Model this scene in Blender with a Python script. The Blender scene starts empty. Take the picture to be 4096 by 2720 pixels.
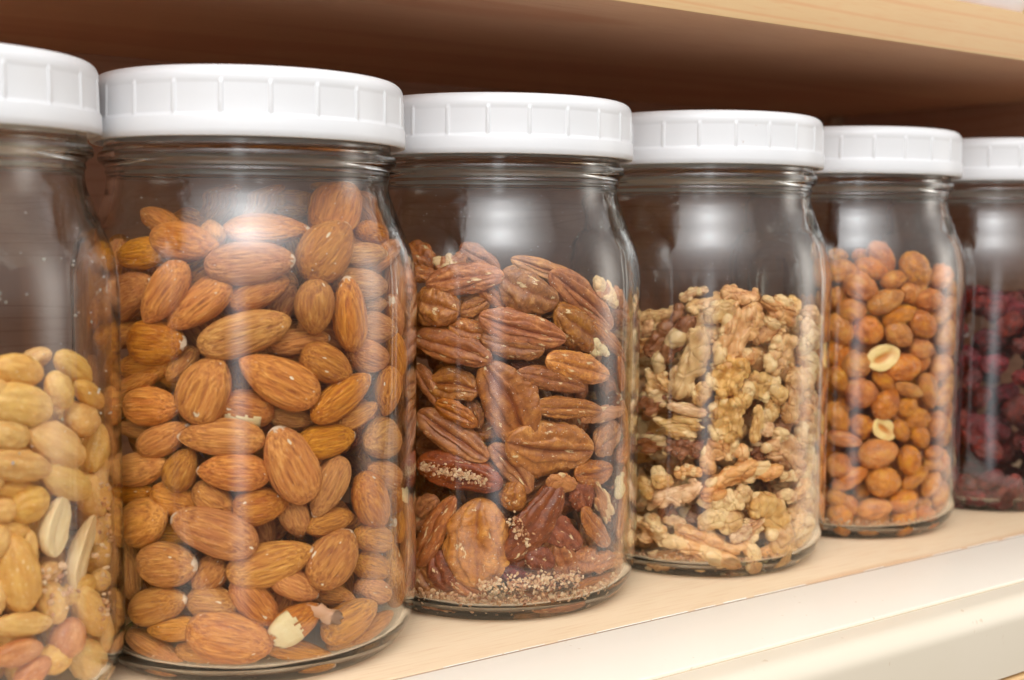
import bpy, bmesh, math, random
import numpy as np
from mathutils import Vector, Matrix, noise
random.seed(7)
rng = np.random.default_rng(11)
S = 0.001                                   # everything below is written in millimetres
sc = bpy.context.scene
col = sc.collection

# ------------------------------------------------------------------ camera
PAN, TILT, ROLL, FPX = 0.6262, -0.0852, 0.0084, 5105.0
CAM = np.array([-117.69, -353.55, 122.46])
fw = np.array([math.sin(PAN)*math.cos(TILT), math.cos(PAN)*math.cos(TILT), math.sin(TILT)])
rt = np.array([math.cos(PAN), -math.sin(PAN), 0.0])
up = np.cross(rt, fw)
RT = math.cos(ROLL)*rt + math.sin(ROLL)*up
UP = -math.sin(ROLL)*rt + math.cos(ROLL)*up
cd = bpy.data.cameras.new('camera')
cam = bpy.data.objects.new('camera', cd); col.objects.link(cam); sc.camera = cam
cam.matrix_world = Matrix(((RT[0], UP[0], -fw[0], CAM[0]*S), (RT[1], UP[1], -fw[1], CAM[1]*S),
                           (RT[2], UP[2], -fw[2], CAM[2]*S), (0, 0, 0, 1)))
cd.sensor_width = 36; cd.lens = FPX/4096*36
cd.clip_start = 0.01; cd.clip_end = 50
cd.dof.use_dof = True; cd.dof.focus_distance = 0.385; cd.dof.aperture_fstop = 13.0

# ------------------------------------------------------------------ light
world = bpy.data.worlds.new('World'); sc.world = world; world.use_nodes = True
wn = world.node_tree.nodes; wl = world.node_tree.links; wn.clear()
wo = wn.new('ShaderNodeOutputWorld'); wb = wn.new('ShaderNodeBackground')
tc = wn.new('ShaderNodeTexCoord'); sx = wn.new('ShaderNodeSeparateXYZ'); mr = wn.new('ShaderNodeMapRange')
wr = wn.new('ShaderNodeValToRGB')
wl.new(tc.outputs['Generated'], sx.inputs[0]); wl.new(sx.outputs[2], mr.inputs[0])
mr.inputs[1].default_value = -1; mr.inputs[2].default_value = 1
wl.new(mr.outputs[0], wr.inputs[0]); wl.new(wr.outputs[0], wb.inputs[0]); wl.new(wb.outputs[0], wo.inputs[0])
e = wr.color_ramp.elements                    # room glow: floor kept bright to light the shelf underside, darker walls, pale ceiling
e[0].position = 0.0; e[0].color = (0.50, 0.38, 0.27, 1)
e[1].position = 1.0; e[1].color = (1.30, 1.26, 1.20, 1)
for q, c in ((0.33, (0.40, 0.31, 0.23, 1)), (0.42, (0.17, 0.145, 0.12, 1)), (0.495, (0.20, 0.185, 0.165, 1)), (0.54, (0.80, 0.76, 0.72, 1)), (0.70, (1.25, 1.23, 1.22, 1)), (0.86, (1.25, 1.22, 1.18, 1))):
    k = e.new(q); k.color = c
wb.inputs[1].default_value = 0.58

def area(name, loc, target, sx_, sy_, power, color, shape='RECTANGLE'):
    l = bpy.data.lights.new(name, 'AREA'); l.shape = shape; l.size = sx_; l.size_y = sy_
    l.energy = power; l.color = color
    o = bpy.data.objects.new(name, l); col.objects.link(o)
    d = Vector(target) - Vector(loc)
    o.location = loc; o.rotation_euler = d.to_track_quat('-Z', 'Y').to_euler()
    return o
def soft(o, terms):
    """brightness falls off from the lamp's middle: terms = (weight, sigma_x, sigma_y)"""
    l = o.data; l.use_nodes = True; n = l.node_tree.nodes; k = l.node_tree.links; n.clear()
    out = n.new('ShaderNodeOutputLight'); em = n.new('ShaderNodeEmission'); g = n.new('ShaderNodeNewGeometry'); sp = n.new('ShaderNodeSeparateXYZ')
    k.new(g.outputs['Parametric'], sp.inputs[0]); k.new(em.outputs[0], out.inputs[0])
    def m(op, a, b):
        q = n.new('ShaderNodeMath'); q.operation = op
        for i_, v in ((0, a), (1, b)):
            if isinstance(v, (int, float)): q.inputs[i_].default_value = v
            else: k.new(v, q.inputs[i_])
        return q.outputs[0]
    tot = None
    for w, sx1, sy1 in terms:
        e2 = m('ADD', m('POWER', m('ABSOLUTE', m('DIVIDE', m('SUBTRACT', sp.outputs[0], .5), sx1), 0), 2), m('POWER', m('ABSOLUTE', m('DIVIDE', m('SUBTRACT', sp.outputs[1], .5), sy1), 0), 2))
        t_ = m('MULTIPLY', m('EXPONENT', m('MULTIPLY', e2, -1.0), 0), w); tot = t_ if tot is None else m('ADD', tot, t_)
    k.new(tot, em.inputs['Strength'])
soft(area('ceiling_bounce', (-0.38, -0.82, 1.05), (0.15, 0, 0.1), 2.2, 2.2, 32, (0.97, 0.98, 1.0)), [(1.5, .10, .060), (1.45, .24, .17), (1.0, .36, .34)])
soft(area('window_left', (-1.00, -1.62, -0.05), (0.1, 0, 0.05), 0.60, 1.7, 5.2, (0.93, 0.96, 1.0)), [(1.0, .30, .34)])
soft(area('window_right', (1.75, -0.85, 0.25), (0.2, 0, 0.08), 1.1, 1.6, 12, (1.0, 0.93, 0.86)), [(1.0, .30, .34)])

sc.view_settings.view_transform = 'Standard'; sc.view_settings.look = 'None'
sc.view_settings.exposure = 0.24; sc.view_settings.gamma = 1.0
sc.render.film_transparent = False
cy = sc.cycles
cy.max_bounces = 16; cy.transmission_bounces = 14; cy.glossy_bounces = 6; cy.diffuse_bounces = 5
cy.transparent_max_bounces = 12
cy.caustics_reflective = True; cy.caustics_refractive = True; cy.sample_clamp_indirect = 30.0; cy.blur_glossy = 0.0
try:
    cy.use_denoising = True; cy.denoiser = 'OPENIMAGEDENOISE'; cy.denoising_input_passes = 'RGB_ALBEDO_NORMAL'
except Exception: pass

# ------------------------------------------------------------------ materials
class NT:
    def __init__(s, name):
        s.m = bpy.data.materials.new(name); s.m.use_nodes = True
        s.n = s.m.node_tree.nodes; s.l = s.m.node_tree.links; s.n.clear()
        s.out = s.n.new('ShaderNodeOutputMaterial')
        s.b = s.n.new('ShaderNodeBsdfPrincipled'); s.l.new(s.b.outputs[0], s.out.inputs[0])
        s.tc = s.n.new('ShaderNodeTexCoord'); s.oi = s.n.new('ShaderNodeObjectInfo')
    def put(s, sock, v):
        if isinstance(v, bpy.types.NodeSocket): s.l.new(v, sock)
        else: sock.default_value = v
    def coord(s, scale=(1, 1, 1), rand=True, space='Object'):
        mp = s.n.new('ShaderNodeMapping'); s.l.new(s.tc.outputs[space], mp.inputs[0])
        mp.inputs['Scale'].default_value = scale
        if rand:
            m = s.n.new('ShaderNodeVectorMath'); m.operation = 'SCALE'; m.inputs[0].default_value = (37.1, 91.7, 53.3)
            s.l.new(s.oi.outputs['Random'], m.inputs[3]); s.l.new(m.outputs[0], mp.inputs['Location'])
        return mp.outputs[0]
    def noise(s, vec, scale, detail=3, rough=.5, dist=0):
        t = s.n.new('ShaderNodeTexNoise'); s.l.new(vec, t.inputs['Vector'])
        t.inputs['Scale'].default_value = scale; t.inputs['Detail'].default_value = detail
        t.inputs['Roughness'].default_value = rough; t.inputs['Distortion'].default_value = dist
        return t.outputs[0]
    def vor(s, vec, scale, out='Distance', feature='F1'):
        t = s.n.new('ShaderNodeTexVoronoi'); t.feature = feature; s.l.new(vec, t.inputs['Vector'])
        t.inputs['Scale'].default_value = scale; return t.outputs[out]
    def ramp(s, f, pts, interp='LINEAR'):
        r = s.n.new('ShaderNodeValToRGB'); s.l.new(f, r.inputs[0]); r.color_ramp.interpolation = interp
        el = r.color_ramp.elements
        while len(el) < len(pts): el.new(0.5)
        for k, (p, c) in zip(el, pts):
            k.position = p; k.color = (c, c, c, 1) if isinstance(c, (int, float)) else (*c, 1)
        return r.outputs[0]
    def mix(s, f, a, b, mode='MIX'):
        m = s.n.new('ShaderNodeMix'); m.data_type = 'RGBA'; m.blend_type = mode
        s.put(m.inputs[0], f)
        for k, v in ((6, a), (7, b)):
            if isinstance(v, tuple): v = (*v, 1)
            s.put(m.inputs[k], v)
        return m.outputs[2]
    def math(s, op, a, b=0.0, clamp=False):
        m = s.n.new('ShaderNodeMath'); m.operation = op; m.use_clamp = clamp
        s.put(m.inputs[0], a); s.put(m.inputs[1], b); return m.outputs[0]
    def sep(s, vec, k):
        x = s.n.new('ShaderNodeSeparateXYZ'); s.l.new(vec, x.inputs[0]); return x.outputs[k]
    def bump(s, h, strength, dist=0.001, prev=None):
        b = s.n.new('ShaderNodeBump'); s.l.new(h, b.inputs['Height']); b.inputs['Strength'].default_value = strength
        b.inputs['Distance'].default_value = dist
        if prev is not None: s.l.new(prev, b.inputs['Normal'])
        return b.outputs[0]
    def tint(s, c):           # a piece's own colour, set on the object
        return s.mix(1.0, c, s.oi.outputs['Color'], 'MULTIPLY')
    def vary(s, c, dv=.25, dh=.02, ds=.15):
        h = s.n.new('ShaderNodeHueSaturation'); s.l.new(c, h.inputs['Color'])
        r = s.oi.outputs['Random']
        s.l.new(s.math('ADD', s.math('MULTIPLY', r, dv), 1-dv/2), h.inputs['Value'])
        r2 = s.math('FRACT', s.math('MULTIPLY', r, 17.3)); s.l.new(s.math('ADD', s.math('MULTIPLY', r2, dh), .5-dh/2), h.inputs['Hue'])
        r3 = s.math('FRACT', s.math('MULTIPLY', r, 41.9)); s.l.new(s.math('ADD', s.math('MULTIPLY', r3, ds), 1-ds/2), h.inputs['Saturation'])
        return h.outputs[0]
    def done(s, color, rough=.5, normal=None, spec=.5, sss=0, coat=0, sr=(1, .4, .2)):
        s.put(s.b.inputs['Base Color'], (*color, 1) if isinstance(color, tuple) else color)
        s.put(s.b.inputs['Roughness'], rough); s.b.inputs['Specular IOR Level'].default_value = spec
        if normal is not None: s.l.new(normal, s.b.inputs['Normal'])
        if sss:
            s.b.inputs['Subsurface Weight'].default_value = sss; s.b.inputs['Subsurface Radius'].default_value = sr
            s.b.inputs['Subsurface Scale'].default_value = 0.0012
        if coat: s.b.inputs['Coat Weight'].default_value = coat; s.b.inputs['Coat Roughness'].default_value = .15
        return s.m

def m_almond():
    t = NT('almond_skin'); v = t.coord((1.5, 9, 9)); w = t.coord((2, 3.2, 3.2)); f = t.coord((14, 20, 20))
    streak = t.noise(v, 1.65, 3, .55, .4); blot = t.noise(w, 1.5, 3)
    c = t.ramp(streak, [(.30, (.28, .076, .010)), (.45, (.49, .170, .022)), (.58, (.63, .250, .040)), (.80, (.76, .38, .09))])
    c = t.mix(t.ramp(blot, [(.40, 0.0), (.75, .55)]), c, (.46, .125, .026))
    c = t.mix(t.math('MULTIPLY', t.ramp(t.noise(f, 1, 2), [(.62, 0.0), (.78, 1.0)]), .35), c, (.66, .42, .25))
    fl = t.noise(t.coord((3.5, 5, 5)), 1.3, 2, .4)
    c = t.vary(c, .34, .012, .12)
    c = t.mix(t.ramp(fl, [(.735, 0.0), (.75, 1.0)]), c, (.80, .66, .47))
    # the pale scuffed point at the tip of some of them
    tipz = t.math('ADD', t.sep(t.tc.outputs['Object'], 0), t.math('MULTIPLY', t.math('SUBTRACT', t.noise(w, 3, 2), .5), .16))
    tip = t.math('MULTIPLY', t.ramp(tipz, [(.455, 0.0), (.47, 1.0)]), t.math('GREATER_THAN', t.math('FRACT', t.math('MULTIPLY', t.oi.outputs['Random'], 7.7)), .45))
    c = t.mix(t.math('MULTIPLY', tip, .8), c, (.78, .62, .44))
    c = t.tint(c)
    n = t.bump(streak, .8, .0011); n = t.bump(t.noise(f, 2.5, 3), .25, .0002, n)
    return t.done(c, .58, n, .35)
def m_flesh(name='almond_flesh', c0=(.66, .46, .21), c1=(.76, .60, .34)):
    t = NT(name); v = t.coord((4, 4, 4)); a = t.noise(v, 2, 4)
    return t.done(t.mix(a, c0, c1), .5, t.bump(a, .4, .0005), .4, .2)
def m_pecan():
    t = NT('pecan_skin'); v = t.coord((3.5, 2.4, 2.4)); f = t.coord((26, 7, 7))
    a = t.noise(v, 2.2, 4, .6); b = t.noise(f, 1.2, 3, .55)
    c = t.ramp(a, [(.25, (.20, .050, .009)), (.5, (.38, .118, .021)), (.75, (.58, .235, .048))])
    c = t.mix(t.ramp(b, [(.33, .45), (.52, 0.0)]), c, (.17, .042, .012))
    c = t.vary(c, .30, .010, .10); c = t.tint(c)
    av = t.n.new('ShaderNodeAttribute'); av.attribute_name = 'vein'
    c = t.mix(t.math('MULTIPLY', av.outputs['Fac'], .7), c, (.20, .040, .012))
    br = t.noise(t.coord((2.2, 3, 3)), 1.5, 4, .62)
    c = t.mix(t.ramp(br, [(.635, 0.0), (.655, 1.0)]), c, (.72, .52, .28))
    sp = t.noise(t.coord((22, 22, 16)), 1.6, 1)
    c = t.mix(t.math('MULTIPLY', t.ramp(sp, [(.70, 0.0), (.76, 1.0)]), .6), c, (.78, .55, .40))
    n = t.bump(b, .35, .0005); n = t.bump(t.noise(v, 14, 3), .25, .00025, n)
    return t.done(c, .40, n, .5)
def m_walnut():
    t = NT('walnut_skin'); v = t.coord((1.6, 1.6, 1.6)); a = t.noise(v, 2.0, 3, .55)
    c = t.ramp(a, [(.30, (.42, .170, .045)), (.5, (.64, .335, .115)), (.70, (.76, .465, .20))])
    c = t.vary(c, .22, .015, .15); c = t.tint(c)
    at = t.n.new('ShaderNodeAttribute'); at.attribute_name = 'bare'
    br = t.math('ADD', at.outputs['Fac'], t.math('MULTIPLY', t.math('SUBTRACT', t.noise(v, 7, 3, .6), .5), 1.1))
    c = t.mix(t.ramp(br, [(.60, 0.0), (.74, .75)]), c, (.80, .56, .27))
    av = t.n.new('ShaderNodeAttribute'); av.attribute_name = 'vein'
    c = t.mix(t.math('MULTIPLY', t.ramp(av.outputs['Fac'], [(.35, 0.0), (1.0, 1.0)]), .55), c, (.30, .10, .025))
    n = t.bump(t.noise(v, 9, 4, .6), .35, .0005)
    return t.done(c, .40, n, .5, .08)
def m_honey():
    t = NT('honey_glaze'); v = t.coord((1.5, 1.5, 1.5)); a = t.noise(v, 1.8, 3, .5)
    c = t.ramp(a, [(.30, (.52, .125, .006)), (.52, (.78, .24, .014)), (.72, (.90, .38, .04))])
    c = t.vary(c, .16, .012, .10)
    g = t.noise(v, 17, 2, .6); patch = t.noise(v, 1.3, 2)
    gr = t.math('MULTIPLY', t.ramp(g, [(.54, 0.0), (.66, 1.0)]), t.ramp(patch, [(.42, .10), (.62, .65)]))
    c = t.mix(gr, c, (.88, .60, .32))
    n = t.bump(g, .9, .0012)
    return t.done(c, .32, n, .5, .05, .35)
def m_honey_split():
    t = NT('split_peanut'); x = t.sep(t.tc.outputs['Object'], 2)
    c = t.mix(t.ramp(t.math('ADD', x, .5), [(.50, 0.0), (.58, 1.0)]), (.62, .24, .04), (.84, .60, .24))
    v = t.coord((2, 2, 2)); return t.done(c, .42, t.bump(t.noise(v, 4, 3), .3, .0005), .5, .15)
def m_peanut(name, lo, hi, rough):
    t = NT(name); v = t.coord((1.0, 2.5, 2.5)); a = t.noise(v, 2.2, 4, .55)
    c = t.vary(t.ramp(a, [(.3, lo), (.7, hi)]), .15, .01, .12)
    g = t.noise(t.coord((9, 9, 9)), 2, 2)
    c = t.mix(t.math('MULTIPLY', t.ramp(g, [(.64, 0.0), (.70, 1.0)]), .5), c, (.90, .74, .50))
    n = t.bump(t.noise(v, 9, 3), .25, .0004)
    return t.done(c, rough, n, .45, .12)
def m_berry():
    t = NT('cranberry_skin'); v = t.coord((1, 1, 1)); a = t.noise(v, 4, 4, .6)
    c = t.vary(t.ramp(a, [(.3, (.045, .003, .003)), (.55, (.17, .008, .007)), (.75, (.32, .026, .018))]), .5, .02, .1)
    n = t.bump(t.noise(v, 7, 4, .6, 1.5), .7, .0012)
    return t.done(c, .30, n, .5, .1)
def m_wood(name, lo, hi, line, scale=1.0, rough=.42):
    t = NT(name); v = t.coord((6*scale, 60*scale, 60*scale), False); w = t.coord((1.1*scale, 8*scale, 14*scale), False)
    wv = t.n.new('ShaderNodeTexWave'); wv.wave_type = 'BANDS'; wv.bands_direction = 'Z'
    t.l.new(w, wv.inputs['Vector']); wv.inputs['Scale'].default_value = 3.2; wv.inputs['Distortion'].default_value = 9.0
    wv.inputs['Detail'].default_value = 2.0; wv.inputs['Detail Scale'].default_value = .5
    a = t.noise(v, 2, 4, .6); big = t.noise(t.coord((5, 14, 14), False), 1, 3)
    c = t.mix(t.ramp(big, [(.3, 0.0), (.7, 1.0)]), lo, hi)
    c = t.mix(t.math('MULTIPLY', t.ramp(wv.outputs['Fac'], [(.0, 1.0), (.13, 0.0)]), .6), c, line)
    fine = t.noise(t.coord((60*scale, 900*scale, 900*scale), False), 1, 2)
    c = t.mix(t.math('MULTIPLY', t.ramp(fine, [(.5, 0.0), (.75, 1.0)]), .42), c, line)
    c = t.mix(t.math('MULTIPLY', a, .12), c, (1, 1, 1), 'OVERLAY')
    return t.done(c, rough, t.bump(fine, .06, .0002), .4)
def m_paint(name, c0, c1, rough=.38):
    t = NT(name); v = t.coord((40, 40, 40), False); a = t.noise(v, .5, 4, .6)
    sp = t.noise(t.coord((320, 320, 320), False), 1, 1)
    c = t.mix(a, c0, c1); c = t.mix(t.math('MULTIPLY', t.ramp(sp, [(.74, 0.0), (.80, 1.0)]), .5), c, (.55, .40, .25))
    return t.done(c, rough, t.bump(t.noise(v, 6, 3), .05, .0005), .45)
def m_plain(name, c, rough=.5, spec=.5, sss=0):
    t = NT(name); a = t.noise(t.coord((60, 60, 60), False), 1, 3)
    return t.done(t.mix(a, tuple(x*.97 for x in c), tuple(min(1, x*1.03) for x in c)), rough, t.bump(a, .03, .0004), spec, sss)
def m_lid():
    t = NT('white_plastic'); v = t.coord((150, 150, 150), True, 'Object')
    sp = t.noise(v, 2.2, 2, .5); c = t.mix(t.ramp(sp, [(.775, 0.0), (.80, .7)]), (.735, .74, .75), (.40, .24, .15))
    return t.done(c, .34, t.bump(t.noise(t.coord((40, 40, 200), False), 1, 3), .04, .0006), .42, .12, 0, (1, .9, .85))
def m_glass():
    t = NT('jar_glass'); t.n.remove(t.b)
    g = t.n.new('ShaderNodeBsdfGlass'); g.inputs['IOR'].default_value = 1.5; g.inputs['Roughness'].default_value = 0.0
    g.inputs['Color'].default_value = (.985, .99, .985, 1)
    a = t.noise(t.coord((26, 26, 7), True), 1, 2, .5); b = t.noise(t.coord((9, 9, 5), True), 1, 1)
    n = t.bump(a, .22, .0016); n = t.bump(b, .4, .0022, n)
    t.l.new(n, g.inputs['Normal']); t.l.new(g.outputs[0], t.out.inputs[0])
    va = t.n.new('ShaderNodeVolumeAbsorption'); va.inputs[0].default_value = (.62, .72, .55, 1); va.inputs[1].default_value = 6.0
    t.l.new(va.outputs[0], t.out.inputs['Volume'])
    return t.m
def m_grain():
    t = NT('crumb'); c = t.ramp(t.oi.outputs['Random'], [(0, (.6, .4, .25)), (1, (.7, .5, .3))])
    g = t.n.new('ShaderNodeNewGeometry'); r = t.ramp(g.outputs['Random Per Island'], [(0.0, (.30, .10, .04)), (.3, (.55, .28, .13)), (.6, (.58, .34, .17)), (1.0, (.72, .52, .32))])
    return t.done(r, .45, None, .5, .1)
M = dict(almond=m_almond(), flesh=m_flesh(), pecan=m_pecan(), walnut=m_walnut(), honey=m_honey(), split=m_honey_split(),
         peanut=m_peanut('peanut_flesh', (.62, .30, .070), (.78, .47, .14), .45), redskin=m_peanut('peanut_red_skin', (.40, .115, .025), (.62, .27, .085), .35),
         pale=m_peanut('peanut_inner_face', (.72, .50, .23), (.80, .61, .34), .5), berry=m_berry(), lid=m_lid(), glass=m_glass(), crumb=m_grain(),
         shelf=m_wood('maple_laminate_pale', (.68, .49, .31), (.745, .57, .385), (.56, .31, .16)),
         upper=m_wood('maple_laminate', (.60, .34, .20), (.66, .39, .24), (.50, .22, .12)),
         band=m_wood('maple_edge_band', (.63, .395, .185), (.69, .46, .235), (.62, .30, .13), 1.3),
         back=m_wood('maple_shaded', (.42, .23, .15), (.47, .27, .18), (.35, .17, .10)),  # same maple, darkened: shade put into the colour of back and side
         paint=m_paint('cream_paint', (.82, .745, .63), (.86, .79, .68)), paint2=m_paint('warm_cream_paint', (.72, .64, .50), (.76, .68, .55), .3),
         gap=m_plain('dark_gap', (.40, .27, .18), .8), ochre=m_plain('ochre_gap', (.56, .45, .30), .8), salt=m_plain('salt', (.85, .80, .70), .6, .5, .2),
         bag=m_plain('white_bag', (.80, .78, .77), .4), yellow=m_plain('yellow_print', (.62, .47, .04), .4),
         husk=m_plain('almond_husk', (.52, .27, .14), .5))

# ------------------------------------------------------------------ helpers
def mesh(name, verts, faces, mat, smooth=True):
    me = bpy.data.meshes.new(name); me.from_pydata([tuple(v) for v in verts], [], faces); me.update()
    if smooth: me.polygons.foreach_set('use_smooth', [True]*len(me.polygons))
    if mat is not None: me.materials.append(mat)
    return me
def obj(name, me, parent=None, loc=(0, 0, 0)):
    o = bpy.data.objects.new(name, me); col.objects.link(o); o.location = loc
    if parent is not None: o.parent = parent
    return o
def tag(o, label=None, cat=None, group=None, kind=None):
    for k, v in (('label', label), ('category', cat), ('group', group), ('kind', kind)):
        if v: o[k] = v
    return o
def box(name, x0, x1, y0, y1, z0, z1, mat, parent=None, bev=.4, seg=3):
    bm = bmesh.new(); bmesh.ops.create_cube(bm, size=1)
    for v in bm.verts:
        v.co = Vector(((x0+x1)/2+v.co.x*(x1-x0), (y0+y1)/2+v.co.y*(y1-y0), (z0+z1)/2+v.co.z*(z1-z0)))*S
    if bev: bmesh.ops.bevel(bm, geom=bm.edges[:], offset=bev*S, segments=seg, affect='EDGES', profile=.5)
    me = bpy.data.meshes.new(name); bm.to_mesh(me); bm.free(); me.materials.append(mat)
    me.polygons.foreach_set('use_smooth', [True]*len(me.polygons))
    me.set_sharp_from_angle(angle=math.radians(50))
    return obj(name, me, parent)
def revolve(name, prof, angles, mat, fr=None):
    """prof: list of (r, z) in mm; closed at r = 0 ends if given"""
    vs = []; rows = []
    n = len(angles)
    for r, z in prof:
        if r < 1e-6: rows.append([len(vs)]*n); vs.append((0, 0, z*S)); continue
        row = []
        for a in angles:
            rr = r if fr is None else fr(r, z, a)
            row.append(len(vs)); vs.append((rr*math.cos(a)*S, rr*math.sin(a)*S, z*S))
        rows.append(row)
    fs = []
    for i in range(len(rows)-1):
        A, B = rows[i], rows[i+1]
        for j in range(n):
            k = (j+1) % n; f = [A[j], A[k], B[k], B[j]]; g = []
            for x in f:
                if x not in g: g.append(x)
            if len(g) > 2: fs.append(g)
    me = mesh(name, vs, fs, mat)
    bm = bmesh.new(); bm.from_mesh(me); bmesh.ops.recalc_face_normals(bm, faces=bm.faces); bm.to_mesh(me); bm.free()
    return me
def crom(pts, k=5):
    out = []
    P = [pts[0]] + list(pts) + [pts[-1]]
    for i in range(1, len(P)-2):
        p0, p1, p2, p3 = (np.array(P[i+j-1], float) for j in range(4))
        for s in range(k):
            t = s/k
            q = .5*((2*p1)+(-p0+p2)*t+(2*p0-5*p1+4*p2-p3)*t*t+(-p0+3*p1-3*p2+p3)*t**3)
            out.append((max(q[0], 0), q[1]))
    out.append(tuple(pts[-1])); return out

# ------------------------------------------------------------------ the cupboard
cab = tag(bpy.data.objects.new('cupboard', None), 'open maple cupboard whose shelf carries the row of nut jars', 'cupboard'); col.objects.link(cab)
box('lower_shelf', -430, 521, -58.9, 192, -18, 0, M['shelf'], cab, .25)
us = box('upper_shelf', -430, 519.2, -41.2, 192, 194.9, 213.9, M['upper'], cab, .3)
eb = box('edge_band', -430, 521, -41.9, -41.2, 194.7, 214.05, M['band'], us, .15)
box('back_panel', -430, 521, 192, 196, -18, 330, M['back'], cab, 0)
box('side_panel', 521, 539, -58.9, 196, -18, 330, M['back'], cab, .3)  # takes the darkened maple, its shade is in the colour
box('shelf_pin', 511, 521, 178, 184, 189.5, 194.8, M['gap'], cab, 1.2)
box('side_panel', -448, -430, -58.9, 196, -18, 330, M['upper'], cab, .3)
# the painted face frame in front of the shelf, and the dark broken line of the joint
fr_ = box('face_frame', -430, 539, -97.8, -59.9, -60, -.12, M['paint'], cab, .35)
box('joint', -430, 521, -59.95, -58.6, -2, -.30, M['gap'], fr_, 0)
box('joint', -430, 539, -98.8, -97.7, -3, -1.1, M['ochre'], fr_, 0)
vs, fs = [], []
x = -300.0
while x < 520:                                    # chipped paint lip along the joint
    L = random.uniform(3, 26)
    if random.random() < .80:
        h = random.uniform(.05, .22); w = random.uniform(.12, .34); b = len(vs); y = -58.95+random.uniform(-.05, .05)
        for xx in (x, x+L):
            for yy, zz in ((y-w, -.14), (y-w*.6, h-.1), (y+w*.5, h-.1), (y+w*.7, -.3)): vs.append((xx*S, yy*S, zz*S))
        for j in range(3): fs.append([b+j, b+j+1, b+4+j+1, b+4+j])
        fs += [[b, b+1, b+2, b+3], [b+7, b+6, b+5, b+4]]
    x += L + random.uniform(0, 5)
tag(obj('chipped_paint', mesh('chipped_paint', vs, fs, M['salt'], False), fr_), kind='stuff')
# drawer front under it: flat top, rounded edge, upright face
def extr(name, prof, x0, x1, mat, parent):
    n = len(prof); nx = 24; v = []; f = []
    for i in range(nx+1):
        xx = x0+(x1-x0)*i/nx
        v += [(xx*S, y*S, z*S) for y, z in prof]
    for i in range(nx):
        for j in range(n):
            a, b = i*n+j, i*n+(j+1) % n; f.append([a, b, b+n, a+n])
    f += [list(range(n))[::-1], [nx*n+j for j in range(n)]]
    me = mesh(name, v, f, mat); me.set_sharp_from_angle(angle=math.radians(40))
    bm = bmesh.new(); bm.from_mesh(me); bmesh.ops.recalc_face_normals(bm, faces=bm.faces); bm.to_mesh(me); bm.free()
    return obj(name, me, parent)
pr = [(-98.75, -26), (-98.75, -1.6), (-98.9, -.9), (-100, -.8), (-105.0, -1.1)]
for k in range(1, 11):
    a = math.pi/2*k/10; pr.append((-105.0-7*math.sin(a), -8.1+7*math.cos(a)))
pr += [(-112.1, -26)]
dr = tag(bpy.data.objects.new('drawer', None), 'cream painted drawer front with rounded top edge below the shelf', 'drawer'); col.objects.link(dr)
extr('drawer_front', pr, -430, 700, M['paint2'], dr)
dl = tag(bpy.data.objects.new('lower_drawer', None), 'pale lower drawer front whose edge shows in the bottom right corner', 'drawer'); col.objects.link(dl)
box('drawer_front', -430, 700, -113.2, -99, -90, -27.2, M['band'], dl, 1.0)

# ------------------------------------------------------------------ jars
Rb = 48.5
OUT = crom([(40.2, 163.4), (40.8, 162.6), (40.8, 155), (40.8, 147), (41.0, 144.3), (42.1, 143.3), (42.5, 142.0), (42.2, 140.8), (41.0, 139.9),
            (40.35, 138.9), (40.6, 137.9), (40.2, 136.9), (40.15, 135), (40.6, 132.5), (41.5, 130), (42.6, 127), (43.9, 123.5), (45.4, 120),
            (46.6, 117), (47.6, 113), (48.3, 108.5), (48.55, 103), (48.5, 92), (48.35, 70), (48.35, 45), (48.5, 28), (48.45, 19), (48.1, 13), (47.3, 8.8),
            (45.9, 5.2), (44.0, 2.6), (42.0, .9), (40.4, .05), (39.2, .25), (37.2, 1.3), (30, 2.3), (15, 2.5), (0, 2.5)], 4)
INN = crom([(0, 4.0), (15, 3.9), (30, 3.8), (37.5, 4.0), (41.2, 4.9), (43.8, 7.1), (45.2, 10.4), (45.85, 15), (46.0, 21), (46.05, 27), (46.0, 40), (46.0, 60), (46.0, 78), (46.05, 90), (46.05, 98), (45.8, 105),
            (45.0, 112), (43.9, 117), (42.2, 121.5), (40.2, 126), (38.5, 131), (37.9, 137), (37.9, 144), (37.9, 152), (37.9, 158), (38.0, 161.5), (38.2, 162.8), (38.8, 163.4), (40.2, 163.4)], 4)
inn_r = lambda z: float(np.interp(z, [p[1] for p in INN], [p[0] for p in INN]))
seams = (2.05, 2.05+math.pi)
ANG = sorted([2*math.pi*k/150 for k in range(150)] + [s+d for s in seams for d in (-.012, -.006, 0, .006, .012)])
def seam(r, z, a):
    for s in seams:
        d = abs(a-s)
        if d < .009 and z > 9 and r > 20: return r + .16*(1-d/.009)
    return r
def glass_mesh():
    a = OUT; b = INN
    prof = [(r, z) for r, z in a][::-1]            # 0 at the base centre, up the outside ...
    prof = prof + [(r, z) for r, z in b[::-1][1:]]
    fr = lambda r, z, t: seam(r, z, t)
    return revolve('glass', prof, ANG, M['glass'], None)
G = glass_mesh()
NR = 22
LA = []
for k in range(NR):
    c = 2*math.pi*k/NR; w = 2*math.pi/NR
    for d in (-.46, -.30, -.15, -.075, -.049, -.032, -.015, .015, .032, .049, .075, .15, .30, .46): LA.append(c+d*w)
LA.sort()
def rib(a):
    w = 2*math.pi/NR; d = abs((a/w+.5) % 1-.5)
    return 1.0 if d < .034 else (0.0 if d > .047 else .5)
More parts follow.
